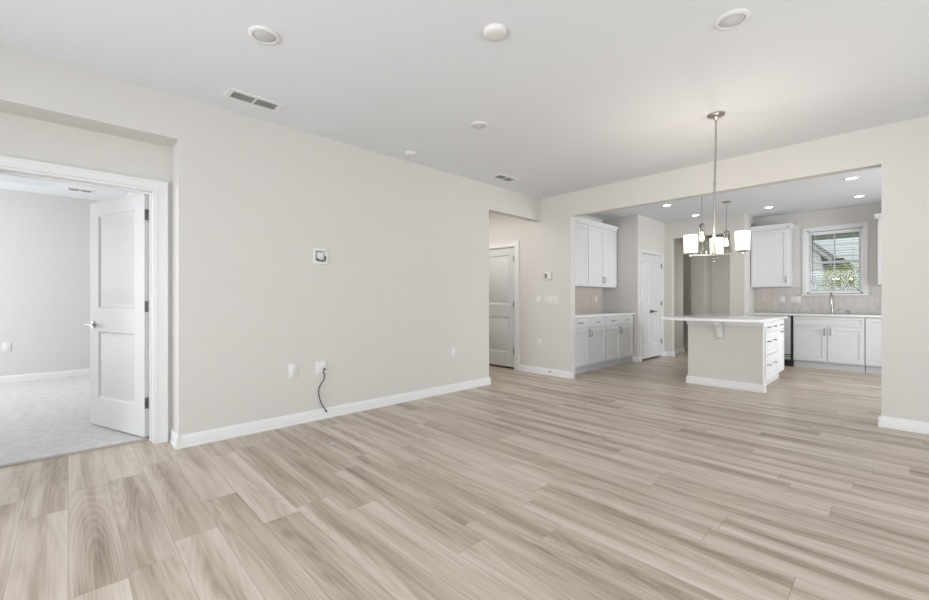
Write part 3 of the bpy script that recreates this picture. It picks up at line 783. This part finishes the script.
t = thing('cable_plate', 'white two-gang plate low on the left wall with a black cable hanging from it', 'wall plate', LWp(1.772, .50), 90)
bm = nb(); box(bm, -.06, .06, -.006, 0, -.06, .06, .002); obj('wall_plate', bm, 'plastic', t)
bm = nb(); tube(bm, [(.03, -.005, -.022), (.03, -.013, -.022)], .013, 14); obj('cable_port', bm, 'dark', t)
bm = nb(); box(bm, .012, .048, -.0085, -.005, .008, .045, .001); obj('socket', bm, 'trim', t)
bm = nb()
P = [(-.005, .012, .462), (-.004, .03, .44), (.010, .028, .41), (.010, .015, .375), (.006, -.008, .34), (.006, -.028, .30), (.007, -.030, .25), (.012, -.022, .20), (.018, -.005, .15), (.026, .018, .108), (.028, .028, .09)]
pts = []
V = [Vector((XL + .012 + p[0], 1.772 + p[1], p[2])) for p in P]
for i in range(len(V) - 1):
    p0, p1, p2, p3 = V[max(i - 1, 0)], V[i], V[i + 1], V[min(i + 2, len(V) - 1)]
    for k in range(4):
        s = k / 4; pts.append(.5 * ((2 * p1) + (p2 - p0) * s + (2 * p0 - 5 * p1 + 4 * p2 - p3) * s * s + (3 * p1 - p0 - 3 * p2 + p3) * s ** 3))
pts.append(V[-1])
tube(bm, pts, .0045, 8); cb = tag(obj('coaxial_cable', bm, 'black'), 'loose black coaxial cable hanging from the low plate on the left wall', 'cable')
bm = nb(); d = (pts[-1] - pts[-3]).normalized(); tube(bm, [pts[-1] - d * .004, pts[-1] + d * .024], .0075, 10); obj('connector', bm, 'black', cb)
plate('electrical_outlet', 'white electrical outlet low on the left wall, near the hall opening', 'outlet', LWp(3.515, .50), 90, .075, .12, 'outlet')
# media box
t = thing('media_box', 'square white recessed media box on the left wall with black cable loop', 'media box', LWp(1.768, 1.577), 90)
bm = nb(); a, b = .075, .052
box(bm, -a, a, -.010, 0, b, a, .002); box(bm, -a, a, -.010, 0, -a, -b, .002); box(bm, -a, -b, -.010, 0, -b, b, .002); box(bm, b, a, -.010, 0, -b, b, .002); obj('box_frame', bm, 'plastic', t)
bm = nb(); box(bm, -b, b, -.0015, 0, -b, b); obj('box_back', bm, 'lens', t)
bm = nb(); box(bm, -.034, .020, -.006, -.001, -.02, .036, .001); obj('socket', bm, 'plastic', t)
bm = nb(); tube(bm, [(.044, -.006, .005), (.046, -.007, -.015), (.036, -.008, -.036), (.014, -.009, -.046), (-.012, -.009, -.044), (-.030, -.008, -.034), (-.040, -.006, -.024)], [.006, .007, .006, .005, .005, .006, .007], 8); obj('cable_loop', bm, 'black', t)
bm = nb(); box(bm, -.05, .01, -.004, -.001, .040, .046); box(bm, -.05, -.044, -.004, -.001, -.03, .03); obj('box_shade_strip', bm, 'dark', t)  # dark strips paint in the shade along the inner edges of the box
# back wall plates
plate('light_switch', 'single white light switch on the hall side left of the triple switch', 'light switch', (-3.905, YB, 1.154), 0, .075, .118, 'switch')
plate('light_switch', 'triple white light switch plate on the wall right of the hall opening', 'light switch', (-3.655, YB, 1.150), 0, .225, .118, 'switch', 3)
t = thing('thermostat', 'small white thermostat with grey screen on the wall right of the hall opening', 'thermostat', (-3.72, YB, 1.525))
bm = nb(); box(bm, -.062, .062, -.024, 0, -.058, .058, .005); obj('thermostat_body', bm, 'plastic', t)
bm = nb(); box(bm, -.050, -.006, -.0255, -.023, -.036, .036); obj('thermostat_screen', bm, 'plastic_grey', t)
plate('electrical_outlet', 'white electrical outlet low on the wall below the light switches', 'outlet', (-3.88, YB, .49), 0, .075, .12, 'outlet')
t = thing('door_stop', 'small dark door stop on the baseboard right of the hall opening', 'door stop', (-3.67, YB - .015, .062))
bm = nb(); tube(bm, [(0, 0, 0), (0, -.035, 0)], .008, 10); obj('stop_post', bm, 'pull', t)
bm = nb(); tube(bm, [(0, -.034, 0), (0, -.046, 0)], .012, 12); obj('stop_bumper', bm, 'lens', t)
plate('electrical_outlet', 'white outlet on the mosaic backsplash in the left niche', 'outlet', (NX + .008, 7.35, 1.165), 90, .078, .12, 'outlet')
plate('light_switch', 'narrow white switch plate on the window wall backsplash, left of the wider plate', 'light switch', (-1.475, YK - .008, 1.165), 0, .085, .12, 'switch')
plate('light_switch', 'wide white two-gang switch plate on the window wall backsplash', 'light switch', (-1.29, YK - .008, 1.165), 0, .16, .12, 'switch', 2)
plate('light_switch', 'white switch plate on the far wall inside the passage behind the island', 'light switch', (-3.50, 11.0, 1.17), 0, .075, .118, 'switch')
plate('electrical_outlet', 'white outlet low on the far wall inside the passage behind the island', 'outlet', (-3.58, 11.0, .52), 0, .075, .118, 'outlet')
plate('electrical_outlet', 'white electrical outlet on the bedroom far wall seen through the doorway', 'outlet', (BX, -.62, .50), 90, .085, .13, 'outlet')

# ------------------------------------------------------------------ outside the kitchen window
struct('ground_outside', [(-30, 30, 10.8, 60, -.5, -.4)], 'grass')
struct('trim_eave', [(-3.0, 3.0, YK + .15, YK + .85, 2.31, 2.45)], 'soffit')
t = thing('neighbor_house', 'white sided neighbouring house with grey roof seen through the kitchen window', 'house', (-2.0, 17, -.4))
bm = nb(); box(bm, -9, 9, 0, 6, 0, 6.2); obj('siding_wall', bm, 'siding', t)
bm = nb(); prism(bm, [(-.5, 6.1), (3, 7.8), (6.5, 6.1), (6.5, 6.3), (3, 8.0), (-.5, 6.3)], 'x', -9.4, 9.4); obj('roof', bm, 'shingle', t)
t = thing('porch_gable', 'blue grey sided porch wing with a sloping roof edge outside the kitchen window', 'house wing', (-2.05, 14.6, -.2))
bm = nb(); box(bm, -3.0, .72, 0, 2.0, 0, 1.95); obj('siding_wall', bm, 'bluegrey', t)
bm = nb(); prism(bm, [(-3.0, 1.95), (.72, 1.95), (.62, 2.55), (-.55, 3.75), (-3.0, 3.75)], 'y', .05, 2.0); obj('gable_wall', bm, 'siding', t)
bm = nb(); prism(bm, [(1.0, 2.33), (1.04, 2.39), (-.55, 3.95), (-.60, 3.89)], 'y', -.25, 2.2); obj('roof_edge', bm, 'shingle', t)
bm = nb(); box(bm, .88, 1.10, -.27, 2.2, 2.22, 2.44); obj('gutter', bm, 'gutter', t)
bm = nb(); box(bm, .72, .84, -.02, .1, 0, 2.2); obj('downspout', bm, 'dark', t)
def shrub(label, x, y, h, r, n):
    t = thing('leafy_shrub', label, 'shrub', (x, y, -.4), 0, 'shrubs outside the kitchen window')
    bm = nb()
    for k in range(5):
        a = k * 1.256; tube(bm, [(0, 0, 0), (.1 * math.cos(a), .1 * math.sin(a), h * .4), (.45 * r * math.cos(a), .45 * r * math.sin(a), h * .85)], [.03, .02, .008], 6)
    obj('stems', bm, 'bark', t)
    bm = nb()
    for i in range(n):
        u = random.uniform(-1, 1); a = random.uniform(0, 2 * math.pi); q = random.uniform(.25, 1) ** .5
        c = Vector((r * q * math.sqrt(1 - u * u) * math.cos(a), r * q * math.sqrt(1 - u * u) * math.sin(a), h * .58 + h * .42 * q * u))
        s = random.uniform(.035, .07)
        m = Matrix.Rotation(random.uniform(0, 6.28), 3, 'Z') @ Matrix.Rotation(random.uniform(-1, 1), 3, 'X') @ Matrix.Rotation(random.uniform(0, 6.28), 3, 'Y')
        q4 = [bm.verts.new(c + m @ Vector(p)) for p in ((-s, 0, 0), (0, -s * .45, s * .1), (s, 0, 0), (0, s * .45, s * .1))]
        bm.faces.new(q4)
    obj('foliage', bm, 'leaf', t, sharp=False)
shrub('yellow green leafy shrub outside the kitchen window, in front of the white house', -.90, 13.2, 2.45, .52, 2600)

def sticker(label, x, y):
    t = thing('floor_sticker', label, 'sticker', (x, y, 0))
    bm = nb(); lathe(bm, [(0, 0), (.024, 0), (.024, .0015), (0, .0015)], seg=24); obj('sticker_disc', bm, 'sticker', t)
    bm = nb(); lathe(bm, [(0, .0015), (.007, .0015), (.007, .0025), (0, .0025)], seg=16); obj('centre_dot', bm, 'lens', t)
sticker('small pale blue round sticker on the planks near the cable wall', -3.139, 1.535)
sticker('small pale blue round sticker on the planks in front of the island', -1.271, 5.446)
